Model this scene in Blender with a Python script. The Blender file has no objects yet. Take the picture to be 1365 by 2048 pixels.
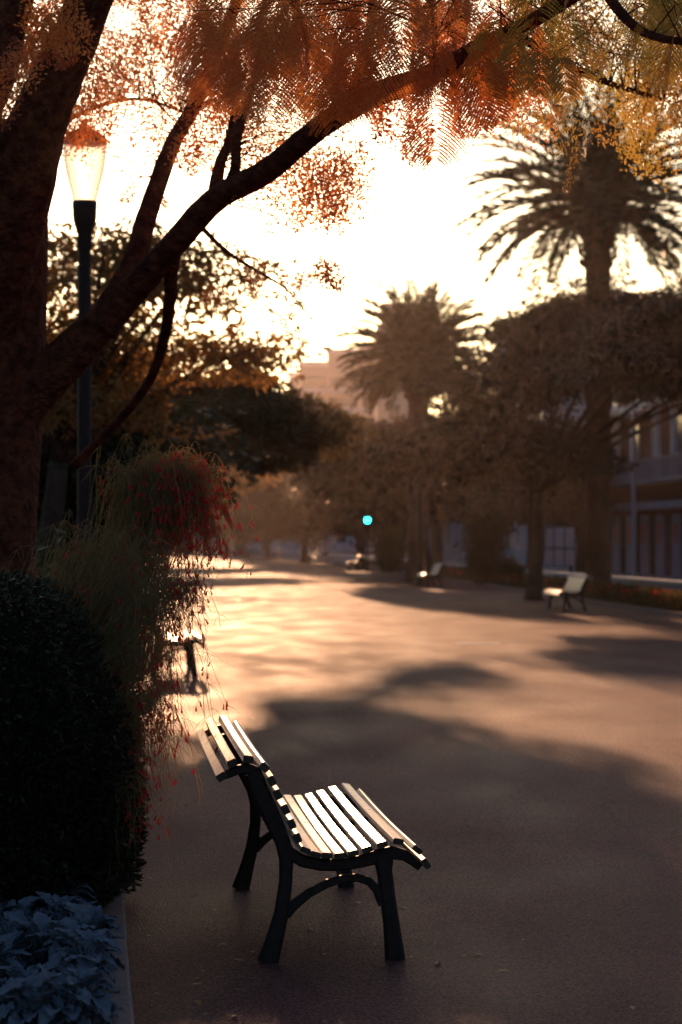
import bpy, math, random
import numpy as np
from mathutils import Vector
random.seed(7); RNG = np.random.default_rng(7)
R = math.radians
sc = bpy.context.scene
col = sc.collection
F = 4267.0; H = 1.68; PITCH = math.atan(54.0/F)

# ------------------------------------------------------------------ helpers
def at(px, py, Y):
    """real point at depth Y metres along the view through photograph pixel (px, py)"""
    u = (px-682.5)/F; v = -(py-1024)/F
    dy = math.cos(PITCH) - v*math.sin(PITCH); dz = math.sin(PITCH) + v*math.cos(PITCH)
    return np.array([u/dy*Y, Y, H + dz/dy*Y])
def gp(px, py, z=0.0):
    u = (px-682.5)/F; v = -(py-1024)/F
    dy = math.cos(PITCH) - v*math.sin(PITCH); dz = math.sin(PITCH) + v*math.cos(PITCH)
    t = (z-H)/dz
    return np.array([u*t, dy*t, z])

class MB:
    def __init__(s): s.v=[]; s.f=[]; s.n=0; s.q=[]
    def add(s, verts, faces):
        for v in verts: s.v.append(tuple(v))
        for f in faces: s.f.append(tuple(i+s.n for i in f))
        s.n += len(verts)
    def box(s, x0,x1,y0,y1,z0,z1):
        s.add([(x0,y0,z0),(x1,y0,z0),(x1,y1,z0),(x0,y1,z0),(x0,y0,z1),(x1,y0,z1),(x1,y1,z1),(x0,y1,z1)],
              [(0,3,2,1),(4,5,6,7),(0,1,5,4),(1,2,6,5),(2,3,7,6),(3,0,4,7)])
    def tube(s, pts, rad, n=8, jitter=0.0, caps=True):
        pts=[np.array(p,float) for p in pts]; k=len(pts)
        if not hasattr(rad,'__len__'): rad=[rad]*k
        up=np.array([0.,0.,1.]); prev=None; vs=[]
        for i,p in enumerate(pts):
            t = pts[min(i+1,k-1)]-pts[max(i-1,0)]; t=t/(np.linalg.norm(t)+1e-9)
            if prev is None:
                a=np.cross(t,up); 
                if np.linalg.norm(a)<.1: a=np.cross(t,[1,0,0])
            else: a=prev-t*np.dot(prev,t)
            a=a/np.linalg.norm(a); prev=a; b=np.cross(t,a)
            for j in range(n):
                th=2*math.pi*j/n; r=rad[i]*(1+jitter*(random.random()-.5))
                vs.append(p+r*(math.cos(th)*a+math.sin(th)*b))
        fs=[]
        for i in range(k-1):
            for j in range(n):
                fs.append((i*n+j,i*n+(j+1)%n,(i+1)*n+(j+1)%n,(i+1)*n+j))
        if caps: fs.append(tuple(range(n-1,-1,-1))); fs.append(tuple((k-1)*n+j for j in range(n)))
        s.add(vs,fs)
    def lathe(s, prof, n=24, c=(0,0,0)):
        vs=[];fs=[]
        for r,z in prof:
            for j in range(n):
                th=2*math.pi*j/n; vs.append((c[0]+r*math.cos(th),c[1]+r*math.sin(th),c[2]+z))
        for i in range(len(prof)-1):
            for j in range(n): fs.append((i*n+j,i*n+(j+1)%n,(i+1)*n+(j+1)%n,(i+1)*n+j))
        s.add(vs,fs)
    def bar(s, pts, w, th, y0):
        """flat bar in the x-z plane through pts, width w per point, thickness th centred on y0"""
        k=len(pts); L=[];Rr=[]
        for i in range(k):
            a=pts[max(i-1,0)]; b=pts[min(i+1,k-1)]
            tx,tz=b[0]-a[0],b[1]-a[1]; l=math.hypot(tx,tz); nx,nz=-tz/l,tx/l
            L.append((pts[i][0]+nx*w[i]/2,pts[i][1]+nz*w[i]/2)); Rr.append((pts[i][0]-nx*w[i]/2,pts[i][1]-nz*w[i]/2))
        c=.18; vs=[]
        for i in range(k):     # 8-gon section with chamfers
            l,r=L[i],Rr[i]
            def q(t): return (l[0]+(r[0]-l[0])*t, l[1]+(r[1]-l[1])*t)
            for t,yy in ((c,-.5),(1-c,-.5),(1,-.25),(1,.25),(1-c,.5),(c,.5),(0,.25),(0,-.25)):
                p=q(t); vs.append((p[0],y0+yy*th,p[1]))
        fs=[]
        for i in range(k-1):
            for j in range(8): fs.append((i*8+j,i*8+(j+1)%8,(i+1)*8+(j+1)%8,(i+1)*8+j))
        fs.append(tuple(range(8))[::-1]); fs.append(tuple((k-1)*8+j for j in range(8)))
        s.add(vs,fs)
    def build(s, name, mat, parent=None, smooth=False):
        me=bpy.data.meshes.new(name); me.from_pydata(s.v,[],s.f); me.update()
        import bmesh
        bm=bmesh.new(); bm.from_mesh(me); bmesh.ops.recalc_face_normals(bm,faces=bm.faces); bm.to_mesh(me); bm.free()
        me.materials.append(mat)
        if smooth: me.polygons.foreach_set('use_smooth',[True]*len(me.polygons))
        o=bpy.data.objects.new(name,me); col.objects.link(o)
        if parent: o.parent=parent
        return o

def quads_obj(name, Q, mat, parent=None):
    """Q: (N,4,3) array of separate quads"""
    N=len(Q); me=bpy.data.meshes.new(name)
    me.vertices.add(N*4); me.vertices.foreach_set('co',Q.reshape(-1).astype(np.float32))
    me.loops.add(N*4); me.loops.foreach_set('vertex_index',np.arange(N*4,dtype=np.int32))
    me.polygons.add(N); me.polygons.foreach_set('loop_start',np.arange(0,N*4,4,dtype=np.int32))
    me.polygons.foreach_set('loop_total',np.full(N,4,dtype=np.int32))
    me.update(calc_edges=True); me.materials.append(mat)
    o=bpy.data.objects.new(name,me); col.objects.link(o)
    if parent: o.parent=parent
    return o
def tag(o,label=None,cat=None,group=None,kind=None):
    if label: o['label']=label
    if cat: o['category']=cat
    if group: o['group']=group
    if kind: o['kind']=kind
    return o
def empty(name,loc,label,cat,group=None,rz=0):
    o=bpy.data.objects.new(name,None); col.objects.link(o); o.location=loc; o.rotation_euler=(0,0,rz)
    o.empty_display_size=.2
    return tag(o,label,cat,group)
def copy_tree(o,parent=None):
    c=o.copy(); col.objects.link(c); c.parent=parent
    for ch in [x for x in bpy.data.objects if x.parent==o]: copy_tree(ch,c)
    return c
def dup(src,loc,label,rz=None,scale=None,group=None):
    c=copy_tree(src); c.location=loc
    if rz is not None: c.rotation_euler=(0,0,rz)
    if scale is not None: c.scale=scale if hasattr(scale,'__len__') else (scale,)*3
    c['label']=label
    if group: c['group']=group
    return c

# ------------------------------------------------------------------ materials
def mat(name, base, rough=.7, spec=.3, metal=0, c2=None, nscale=6, bump=0, bscale=40, bdist=.01, rr=None, emis=None, coat=0):
    m=bpy.data.materials.new(name); m.use_nodes=True; nt=m.node_tree; b=nt.nodes['Principled BSDF']
    b.inputs['Roughness'].default_value=rough; b.inputs['Specular IOR Level'].default_value=spec; b.inputs['Metallic'].default_value=metal
    b.inputs['Base Color'].default_value=(*base,1)
    if coat: b.inputs['Coat Weight'].default_value=coat
    tc=nt.nodes.new('ShaderNodeTexCoord')
    if c2:
        n=nt.nodes.new('ShaderNodeTexNoise'); n.inputs['Scale'].default_value=nscale; n.inputs['Detail'].default_value=6
        nt.links.new(tc.outputs['Object'],n.inputs['Vector'])
        r=nt.nodes.new('ShaderNodeValToRGB'); r.color_ramp.elements[0].position=.35; r.color_ramp.elements[1].position=.65
        r.color_ramp.elements[0].color=(*base,1); r.color_ramp.elements[1].color=(*c2,1)
        nt.links.new(n.outputs['Fac'],r.inputs['Fac']); nt.links.new(r.outputs['Color'],b.inputs['Base Color'])
        if rr:
            mr=nt.nodes.new('ShaderNodeMapRange'); mr.inputs['To Min'].default_value=rr[0]; mr.inputs['To Max'].default_value=rr[1]
            nt.links.new(n.outputs['Fac'],mr.inputs['Value']); nt.links.new(mr.outputs['Result'],b.inputs['Roughness'])
    if bump:
        n2=nt.nodes.new('ShaderNodeTexNoise'); n2.inputs['Scale'].default_value=bscale; n2.inputs['Detail'].default_value=5
        nt.links.new(tc.outputs['Object'],n2.inputs['Vector'])
        bp=nt.nodes.new('ShaderNodeBump'); bp.inputs['Strength'].default_value=bump; bp.inputs['Distance'].default_value=bdist
        nt.links.new(n2.outputs['Fac'],bp.inputs['Height']); nt.links.new(bp.outputs['Normal'],b.inputs['Normal'])
    if emis:
        b.inputs['Emission Color'].default_value=(*emis[0],1); b.inputs['Emission Strength'].default_value=emis[1]
    return m
def leafmat(name, ca, cb, trans=.5, big=0.0, cc=None, rough=.45):
    """leaf material: colour varies leaf by leaf, and (cc) clump by clump"""
    m=bpy.data.materials.new(name); m.use_nodes=True; nt=m.node_tree; b=nt.nodes['Principled BSDF']
    g=nt.nodes.new('ShaderNodeNewGeometry'); r=nt.nodes.new('ShaderNodeValToRGB')
    r.color_ramp.elements[0].color=(*ca,1); r.color_ramp.elements[1].color=(*cb,1)
    nt.links.new(g.outputs['Random Per Island'],r.inputs['Fac']); out=r.outputs['Color']
    if cc:
        tc=nt.nodes.new('ShaderNodeTexCoord'); n=nt.nodes.new('ShaderNodeTexNoise'); n.inputs['Scale'].default_value=big
        nt.links.new(tc.outputs['Object'],n.inputs['Vector'])
        mr=nt.nodes.new('ShaderNodeMapRange'); mr.inputs['From Min'].default_value=.42; mr.inputs['From Max'].default_value=.6
        nt.links.new(n.outputs['Fac'],mr.inputs['Value'])
        mx=nt.nodes.new('ShaderNodeMix'); mx.data_type='RGBA'; mx.inputs['B'].default_value=(*cc,1)
        nt.links.new(mr.outputs['Result'],mx.inputs['Factor']); nt.links.new(out,mx.inputs['A']); out=mx.outputs['Result']
    nt.links.new(out,b.inputs['Base Color']); b.inputs['Roughness'].default_value=rough; b.inputs['Specular IOR Level'].default_value=.4
    t=nt.nodes.new('ShaderNodeBsdfTranslucent'); nt.links.new(out,t.inputs['Color'])
    mx=nt.nodes.new('ShaderNodeMixShader'); mx.inputs['Fac'].default_value=trans
    nt.links.new(b.outputs[0],mx.inputs[1]); nt.links.new(t.outputs[0],mx.inputs[2])
    nt.links.new(mx.outputs[0],nt.nodes['Material Output'].inputs['Surface'])
    return m
M={}
M['iron']=mat('cast_iron_paint',(.024,.014,.013),.55,.25,c2=(.042,.024,.021),nscale=20,bump=.3,bscale=120,bdist=.002)
M['slat']=mat('white_slat_paint',(.78,.76,.71),.32,.5,c2=(.6,.56,.5),nscale=14,bump=.25,bscale=60,bdist=.002,rr=(.24,.5))
M['end_shade']=mat('shaded_slat_end',(.06,.04,.03),.8,.2,c2=(.1,.07,.05),nscale=60)  # shade on the slat end faces, put into their colour
M['bolt']=mat('dark_bolt',(.03,.025,.02),.5,.5)
M['bark_j']=mat('jacaranda_bark',(.10,.03,.02),.9,.15,c2=(.24,.08,.04),nscale=11,bump=1,bscale=20,bdist=.12)
M['bark']=mat('dark_bark',(.07,.05,.04),.9,.2,c2=(.11,.075,.055),nscale=6,bump=1,bscale=14,bdist=.03)
M['palmbark']=mat('palm_bark',(.13,.075,.05),.9,.15,c2=(.2,.11,.07),nscale=4,bump=1,bscale=8,bdist=.08)
M['leaf_j']=leafmat('jacaranda_leaf',(.78,.22,.045),(.94,.42,.10),.56,.8,(.66,.16,.04))  # orange of flare and backlight put into the leaf colour
M['leaf_jb']=leafmat('jacaranda_olive_leaf',(.46,.38,.07),(.66,.52,.10),.5,.8,(.62,.34,.07))  # same tree's leaves away from the flare, kept greener
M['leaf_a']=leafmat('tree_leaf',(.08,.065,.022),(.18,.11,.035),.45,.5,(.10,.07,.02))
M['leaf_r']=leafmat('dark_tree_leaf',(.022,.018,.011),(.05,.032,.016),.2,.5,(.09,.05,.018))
M['leaf_g']=leafmat('golden_leaf',(.30,.15,.04),(.52,.27,.07),.5,.4,(.2,.12,.04))
M['leaf_d']=leafmat('dense_leaf',(.04,.05,.018),(.08,.075,.025),.35)
M['leaf_p']=leafmat('palm_leaf',(.05,.05,.02),(.10,.085,.03),.25)
M['hedge']=leafmat('hedge_leaf',(.025,.03,.014),(.05,.045,.02),.2)
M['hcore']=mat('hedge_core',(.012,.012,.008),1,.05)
M['stem']=leafmat('reed_stem',(.22,.16,.07),(.5,.36,.16),.45)
M['redf']=leafmat('red_flower',(.8,.02,.02),(.9,.05,.05),.5)
M['silver']=mat('silver_leaf',(.12,.14,.18),.8,.15,c2=(.20,.22,.27),nscale=30,bump=.6,bscale=180,bdist=.002)
M['stone']=mat('kerb_stone',(.26,.19,.18),.9,.2,c2=(.34,.26,.24),nscale=18,bump=.6,bscale=90,bdist=.004)
M['soil']=mat('bed_soil',(.03,.022,.018),1,.1,c2=(.05,.036,.028),nscale=9,bump=1,bscale=30,bdist=.03)
M['grass']=leafmat('grass_blade',(.12,.13,.03),(.22,.2,.05),.4)
M['wallw']=mat('white_wall',(.55,.57,.62),.8,.2,c2=(.45,.47,.53),nscale=2)
M['road']=mat('road_asphalt',(.07,.07,.075),.8,.2,c2=(.09,.09,.095),nscale=1.5)
M['pave']=mat('pavement_slab',(.25,.25,.26),.85,.2,c2=(.3,.3,.31),nscale=2)
M['render1']=mat('grey_blue_render',(.28,.31,.40),.85,.2,c2=(.24,.27,.36),nscale=.7)
M['render2']=mat('red_brown_render',(.10,.04,.038),.85,.2,c2=(.085,.035,.033),nscale=.8)
M['render3']=mat('cream_render',(.5,.46,.42),.85,.2,c2=(.44,.4,.37),nscale=.5)
M['render4']=mat('pale_blue_render',(.42,.47,.56),.85,.2,c2=(.37,.42,.5),nscale=.5)
M['trimw']=mat('white_trim',(.7,.71,.74),.7,.3,c2=(.62,.63,.67),nscale=3)
M['bluedoor']=mat('blue_door_paint',(.20,.24,.42),.6,.4,c2=(.24,.28,.46),nscale=3)
M['glass']=mat('window_glass',(.05,.07,.10),.12,.8)
M['dark']=mat('dark_interior',(.02,.018,.02),.8,.2)
M['tile']=mat('roof_tile',(.25,.13,.10),.85,.2,c2=(.32,.17,.13),nscale=2,bump=.6,bscale=6,bdist=.05)
M['board']=mat('notice_panel',(.85,.62,.62),.7,.3,c2=(.78,.56,.57),nscale=3)
M['poster']=mat('orange_poster',(.4,.12,.05),.6,.3)
M['pole']=mat('grey_pole_metal',(.3,.33,.42),.5,.5,c2=(.26,.29,.37),nscale=5)
M['paint']=mat('marking_paint',(.75,.72,.68),.5,.4,c2=(.5,.46,.42),nscale=12)
M['green']=mat('green_signal',(.02,.3,.28),.3,.5,emis=((.02,.75,.8),16))
M['lens']=mat('unlit_lens',(.03,.01,.01),.3,.5)
M['skin']=mat('skin',(.45,.28,.2),.6,.3)
M['shirt']=mat('pale_shirt',(.6,.63,.7),.8,.2)
M['cap']=mat('red_cloth',(.6,.03,.03),.7,.2)
M['trouser']=mat('dark_trousers',(.05,.05,.07),.8,.2)
M['dryleaf']=leafmat('fallen_leaf_mat',(.25,.1,.04),(.45,.25,.1),.3)
M['hill']=mat('hillside_scrub',(.12,.11,.07),1,.1,c2=(.18,.16,.11),nscale=.05)

# lamp glass: thin clear pane that scatters a little
def lampglass():
    m=bpy.data.materials.new('lamp_glass'); m.use_nodes=True; nt=m.node_tree; nt.nodes.remove(nt.nodes['Principled BSDF'])
    tr=nt.nodes.new('ShaderNodeBsdfTransparent'); tr.inputs['Color'].default_value=(.93,.9,.86,1)
    tl=nt.nodes.new('ShaderNodeBsdfTranslucent'); tl.inputs['Color'].default_value=(.85,.85,.83,1)
    gl=nt.nodes.new('ShaderNodeBsdfGlossy'); gl.inputs['Roughness'].default_value=.1
    fr=nt.nodes.new('ShaderNodeLayerWeight'); fr.inputs['Blend'].default_value=.35
    a=nt.nodes.new('ShaderNodeMixShader'); a.inputs['Fac'].default_value=.35
    nt.links.new(tr.outputs[0],a.inputs[1]); nt.links.new(tl.outputs[0],a.inputs[2])
    b=nt.nodes.new('ShaderNodeMixShader'); nt.links.new(fr.outputs['Facing'],b.inputs['Fac'])
    nt.links.new(a.outputs[0],b.inputs[1]); nt.links.new(gl.outputs[0],b.inputs[2])
    nt.links.new(b.outputs[0],nt.nodes['Material Output'].inputs['Surface']); return m
M['lglass']=lampglass()

# asphalt: speckled aggregate, worn patches, glinting stones
def asphalt():
    m=bpy.data.materials.new('promenade_asphalt'); m.use_nodes=True; nt=m.node_tree; b=nt.nodes['Principled BSDF']; L=nt.links
    tc=nt.nodes.new('ShaderNodeTexCoord')
    def noise(s,d=5,sc3=None):
        n=nt.nodes.new('ShaderNodeTexNoise'); n.inputs['Scale'].default_value=s; n.inputs['Detail'].default_value=d
        if sc3:
            mp=nt.nodes.new('ShaderNodeMapping'); mp.inputs['Scale'].default_value=sc3; L.new(tc.outputs['Object'],mp.inputs['Vector']); L.new(mp.outputs[0],n.inputs['Vector'])
        else: L.new(tc.outputs['Object'],n.inputs['Vector'])
        return n
    n1=noise(.5,6); n2=noise(75,2); 
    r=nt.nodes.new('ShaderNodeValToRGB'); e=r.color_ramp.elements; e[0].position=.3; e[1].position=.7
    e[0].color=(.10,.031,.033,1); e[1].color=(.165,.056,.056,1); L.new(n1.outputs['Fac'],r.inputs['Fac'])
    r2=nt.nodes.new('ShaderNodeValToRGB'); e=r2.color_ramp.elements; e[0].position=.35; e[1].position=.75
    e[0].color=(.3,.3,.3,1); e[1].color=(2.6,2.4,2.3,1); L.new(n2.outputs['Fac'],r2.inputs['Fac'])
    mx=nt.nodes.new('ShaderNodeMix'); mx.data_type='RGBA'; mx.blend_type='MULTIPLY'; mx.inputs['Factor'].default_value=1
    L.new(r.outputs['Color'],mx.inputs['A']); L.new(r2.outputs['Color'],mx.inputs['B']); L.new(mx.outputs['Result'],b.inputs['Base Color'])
    mr=nt.nodes.new('ShaderNodeMapRange'); mr.inputs['From Min'].default_value=.3; mr.inputs['From Max'].default_value=.7
    mr.inputs['To Min'].default_value=.60; mr.inputs['To Max'].default_value=.78
    n3=noise(1.3,5,(1,.35,1)); L.new(n3.outputs['Fac'],mr.inputs['Value']); L.new(mr.outputs['Result'],b.inputs['Roughness'])
    vc=nt.nodes.new('ShaderNodeTexVoronoi'); vc.feature='DISTANCE_TO_EDGE'; vc.inputs['Scale'].default_value=.55
    nw=noise(2.5,5); ad=nt.nodes.new('ShaderNodeMixRGB'); ad.blend_type='LINEAR_LIGHT'; ad.inputs['Fac'].default_value=.12
    L.new(tc.outputs['Object'],ad.inputs['Color1']); L.new(nw.outputs['Color'],ad.inputs['Color2']); L.new(ad.outputs[0],vc.inputs['Vector'])
    mc_=nt.nodes.new('ShaderNodeMapRange'); mc_.inputs['From Max'].default_value=.012; mc_.inputs['To Min'].default_value=.8; L.new(vc.outputs['Distance'],mc_.inputs['Value'])
    ms=nt.nodes.new('ShaderNodeMix'); ms.data_type='RGBA'; ms.blend_type='MULTIPLY'; ms.inputs['Factor'].default_value=1
    L.new(mx.outputs['Result'],ms.inputs['A']); L.new(mc_.outputs['Result'],ms.inputs['B']); L.new(ms.outputs['Result'],b.inputs['Base Color'])
    b.inputs['Specular IOR Level'].default_value=.3
    v=nt.nodes.new('ShaderNodeTexVoronoi'); v.inputs['Scale'].default_value=110; L.new(tc.outputs['Object'],v.inputs['Vector'])
    bp=nt.nodes.new('ShaderNodeBump'); bp.inputs['Strength'].default_value=.75; bp.inputs['Distance'].default_value=.012; L.new(v.outputs['Distance'],bp.inputs['Height'])
    n4=noise(4,4); bp2=nt.nodes.new('ShaderNodeBump'); bp2.inputs['Strength'].default_value=.5; bp2.inputs['Distance'].default_value=.02
    L.new(n4.outputs['Fac'],bp2.inputs['Height']); L.new(bp.outputs['Normal'],bp2.inputs['Normal']); L.new(bp2.outputs['Normal'],b.inputs['Normal'])
    return m
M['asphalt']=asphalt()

# ------------------------------------------------------------------ light, sky, camera
SUNPX=(345,478)
s_az=math.atan((SUNPX[0]-682.5)/F); s_el=R(8.0)
SUN=np.array([math.sin(s_az)*math.cos(s_el),math.cos(s_az)*math.cos(s_el),math.sin(s_el)])
w=bpy.data.worlds.new('World'); sc.world=w; w.use_nodes=True; nt=w.node_tree
bg=nt.nodes['Background']; sky=nt.nodes.new('ShaderNodeTexSky'); sky.sky_type='NISHITA'; sky.sun_disc=False
sky.sun_elevation=s_el; sky.sun_rotation=s_az; sky.air_density=1.0; sky.dust_density=3.0; sky.ozone_density=2.5
nt.links.new(sky.outputs[0],bg.inputs['Color']); bg.inputs['Strength'].default_value=.08
sl=bpy.data.lights.new('sun','SUN'); sl.energy=4.2; sl.angle=R(.6); sl.color=(1,.52,.27)
so=bpy.data.objects.new('sun',sl); col.objects.link(so); so.rotation_euler=Vector(SUN).to_track_quat('Z','Y').to_euler(); so.location=(0,0,60)
cam=bpy.data.cameras.new('camera'); co=bpy.data.objects.new('camera',cam); col.objects.link(co); sc.camera=co
co.location=(0,0,H); co.rotation_euler=(R(90)+PITCH,0,0)
cam.sensor_fit='VERTICAL'; cam.sensor_height=36; cam.lens=F*36/2048; cam.clip_end=3000; cam.clip_start=.1
cam.dof.use_dof=True; cam.dof.focus_distance=9.0; cam.dof.aperture_fstop=3.3; cam.dof.aperture_blades=7
sc.view_settings.view_transform='Standard'; sc.view_settings.look='None'; sc.view_settings.exposure=0.55; sc.view_settings.gamma=1
c=sc.cycles; c.max_bounces=6; c.diffuse_bounces=3; c.glossy_bounces=2; c.transmission_bounces=4; c.transparent_max_bounces=12; c.volume_bounces=0
c.use_denoising=True; c.sample_clamp_indirect=6; c.caustics_reflective=False; c.caustics_refractive=False

# ------------------------------------------------------------------ setting
def sheet(name,pts,z,m,kind='structure'):
    mb=MB(); mb.add([(x,y,z) for x,y in pts],[tuple(range(len(pts)))]); o=mb.build(name,m); tag(o,kind=kind); return o
def line(pl,y):
    for (x0,y0),(x1,y1) in zip(pl,pl[1:]):
        if y0<=y<=y1: return x0+(x1-x0)*(y-y0)/(y1-y0)
    return pl[-1][0] if y>pl[-1][1] else pl[0][0]
def strip(name,pa,pb,z,m,ys,kind='structure'):
    mb=MB()
    vs=[]; 
    for y in ys: vs+= [(line(pa,y),y,z),(line(pb,y),y,z)]
    mb.add(vs,[(2*i,2*i+1,2*i+3,2*i+2) for i in range(len(ys)-1)]); o=mb.build(name,m); tag(o,kind=kind); return o
KL=[(.26,-1),(-.671,6.95),(-5.7,50),(-24,206),(-34,300)]           # left edge of the promenade
KR=[(9.5,-10),(7.7,40),(6.9,50),(6.25,60),(4.7,82),(2.0,120),(-4.2,185),(-14,300)]  # right edge
WL=[(14,10),(10.6,44),(8.96,56),(7.4,70),(5.6,88),(3.4,110),(-.9,150),(-8,210),(-18,310)]  # low white wall
off=lambda pl,d:[(x+d,y) for x,y in pl]
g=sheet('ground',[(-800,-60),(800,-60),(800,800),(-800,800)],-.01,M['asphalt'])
ys=[-1,6,7,8,9,10,12,15,20,30,40,50,60,70,82,88,100,110,120,150,185,206,240,300]
strip('soil_bed_left',off(KL,-9),off(KL,-.12),.06,M['soil'],ys)
ysr=[-10]+ys[1:]
strip('soil_bed_right',off(KR,.1),WL,.03,M['soil'],[10,20,30,40,44,50,56,60,70,82,88,110,120,150,185,210,300])
ROADL=off(WL,.35)
strip('road',ROADL,off(WL,6.2),.0,M['road'],[10,44,56,70,88,110,150,210,300])
mb=MB()
yy=[10,44,56,70,88,110,150,210,300]
for a,b in zip(yy,yy[1:]):
    x0,x1=line(WL,a)+6.2,line(WL,b)+6.2
    mb.add([(x0,a,0),(x0+5,a,0),(x1+5,b,0),(x1,b,0),(x0,a,.12),(x0+5,a,.12),(x1+5,b,.12),(x1,b,.12)],[(4,5,6,7),(0,4,7,3)])
tag(mb.build('pavement',M['pave']),kind='structure')
# kerb of separate stones
mb=MB(); y=-1.0
while y<150:
    l=.95; x0,x1=line(KL,y),line(KL,y+l-.008); wv=.125; j=(random.random()-.5)*.008
    z1=.1+(random.random()-.5)*.004
    mb.add([(x0-wv+j,y,-.05),(x0+j,y,-.05),(x1+j,y+l-.008,-.05),(x1-wv+j,y+l-.008,-.05),(x0-wv+j,y,z1),(x0-.012+j,y,z1),(x1-.012+j,y+l-.008,z1),(x1-wv+j,y+l-.008,z1),
            (x0+j,y,z1-.012),(x1+j,y+l-.008,z1-.012)],
           [(4,5,6,7),(5,8,9,6),(8,1,2,9),(4,0,1,8,5),(0,4,7,3),(3,7,6,9,2)])
    y+=l
tag(mb.build('kerb',M['stone']),kind='structure')
mb=MB()
for a,b in zip(ys[:-1],ys[1:]):
    if b<30: continue
    x0,x1=line(KR,a),line(KR,b)
    mb.add([(x0,a,-.05),(x0+.12,a,-.05),(x1+.12,b,-.05),(x1,b,-.05),(x0,a,.1),(x0+.12,a,.1),(x1+.12,b,.1),(x1,b,.1)],[(4,5,6,7),(0,4,7,3),(1,2,6,5),(0,1,5,4)])
tag(mb.build('kerb_right',M['stone']),kind='structure')
p=gp(912,1286); q=gp(1000,1286)
sheet('painted_dash',[(p[0],p[1]-.25),(q[0],q[1]-.3),(q[0],q[1]+.12),(p[0],p[1]+.1)],-.005,M['paint'])
# low white wall with a coping
mb=MB(); mc=MB()
for a,b in zip(yy,yy[1:]):
    x0,x1=line(WL,a),line(WL,b)
    mb.add([(x0,a,-.02),(x0+.3,a,-.02),(x1+.3,b,-.02),(x1,b,-.02),(x0,a,.46),(x0+.3,a,.46),(x1+.3,b,.46),(x1,b,.46)],[(4,5,6,7),(0,4,7,3),(1,2,6,5),(0,1,5,4),(3,7,6,2)])
    mc.add([(x0-.07,a,.463),(x0+.37,a,.463),(x1+.37,b,.463),(x1-.07,b,.463),(x0-.07,a,.56),(x0+.37,a,.56),(x1+.37,b,.56),(x1-.07,b,.56)],[(4,5,6,7),(0,4,7,3),(1,2,6,5),(0,1,5,4),(3,7,6,2),(0,3,2,1)])
wo=tag(mb.build('low_wall',M['wallw']),'low pale wall with a coping running along the road behind the right-hand benches','wall')
mc.build('coping',M['trimw'],wo)
# hill far behind
vs=[];fs=[];nx,ny=40,12
for j in range(ny):
    for i in range(nx):
        x=-260+520*i/(nx-1); yv=380+320*j/(ny-1)
        h=34*math.exp(-((x-40)/110)**2)*min(1,(j)/6)+3*math.sin(x*.05+j)+0*x
        vs.append((x,yv,max(h-2,-1 if j==0 else 0)))
for j in range(ny-1):
    for i in range(nx-1): a=j*nx+i; fs.append((a,a+1,a+nx+1,a+nx))
mb=MB(); mb.add(vs,fs); tag(mb.build('hill',M['hill'],smooth=True),kind='structure')

# ------------------------------------------------------------------ benches
K=.000817
def cz(cx,cy): return ((cx-470)*K,(1320-cy)*K)
BACK=[cz(*p) for p in [(240,392),(305,352),(375,335),(447,372),(478,432),(508,500),(545,572),(575,642),(603,712)]]
SEAT=[cz(*p) for p in [(650,778),(700,800),(760,808),(824,808),(892,797),(962,780),(1035,758),(1108,742),(1195,782),(1236,848)]]
LEN=1.84
def slats(mb,pts,extra,bolts,up):
    k=len(pts)
    for i,(u,z) in enumerate(pts):
        a=pts[max(i-1,0)]; b=pts[min(i+1,k-1)]; tx,tz=b[0]-a[0],b[1]-a[1]; l=math.hypot(tx,tz); tx/=l;tz/=l
        nx,nz=-tz,tx
        if nz*up[1]+nx*up[0]<0: nx,nz=-nx,-nz
        wv=extra.get(i,extra['w']); th=extra['t']; n=14; vs=[]
        jy=(random.random()-.5)*.02; sg=.006+random.random()*.006; tw=(random.random()-.5)*.06
        for j in range(n+1):
            t=j/n; yv=-.045+jy+t*(LEN+.09); sag=-sg*math.sin(math.pi*t)*(1 if up[1]>.5 else .6)
            ct,st=math.cos(tw*t),math.sin(tw*t)
            ax,az=tx*ct+nx*st,tz*ct+nz*st; bx,bz=nx*ct-tx*st,nz*ct-tz*st
            for (ca,cb) in ((-.5,-.3),(-.42,-.5),(.42,-.5),(.5,-.3),(.5,.3),(.4,.5),(-.4,.5),(-.5,.3)):
                vs.append((u+ax*ca*wv+bx*cb*th+nx*.012, yv, z+az*ca*wv+bz*cb*th+sag+nz*.012))
        fs=[]
        for j in range(n):
            for m_ in range(8): fs.append((j*8+m_,j*8+(m_+1)%8,(j+1)*8+(m_+1)%8,(j+1)*8+m_))
        fs.append(tuple(range(8))[::-1]); fs.append(tuple(n*8+m_ for m_ in range(8)))
        mb.add(vs,fs)
        for yb in (.02,LEN/2,LEN-.02):
            cc=(u+nx*(.0125+th/2),yb,z+nz*(.0125+th/2)-(sg*.95 if abs(yb-LEN/2)<.1 else .0015)*(1 if up[1]>.5 else .6))
            r=.0075; ring=[]
            for q_ in range(8):
                th_=2*math.pi*q_/8; ring.append((cc[0]+tx*r*math.cos(th_),cc[1]+r*math.sin(th_),cc[2]+tz*r*math.cos(th_)))
            base=[(p_[0]-nx*.004,p_[1],p_[2]-nz*.004) for p_ in ring]
            bolts.add(ring+base,[tuple(range(8))]+[(q_,(q_+1)%8,8+(q_+1)%8,8+q_) for q_ in range(8)])
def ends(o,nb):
    o.data.materials.append(M['end_shade']); o.data.materials.append(M['bolt'])
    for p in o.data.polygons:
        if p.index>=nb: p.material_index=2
        elif abs(p.normal[1])>.9: p.material_index=1  # end faces take the shade-dark colour
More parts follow.
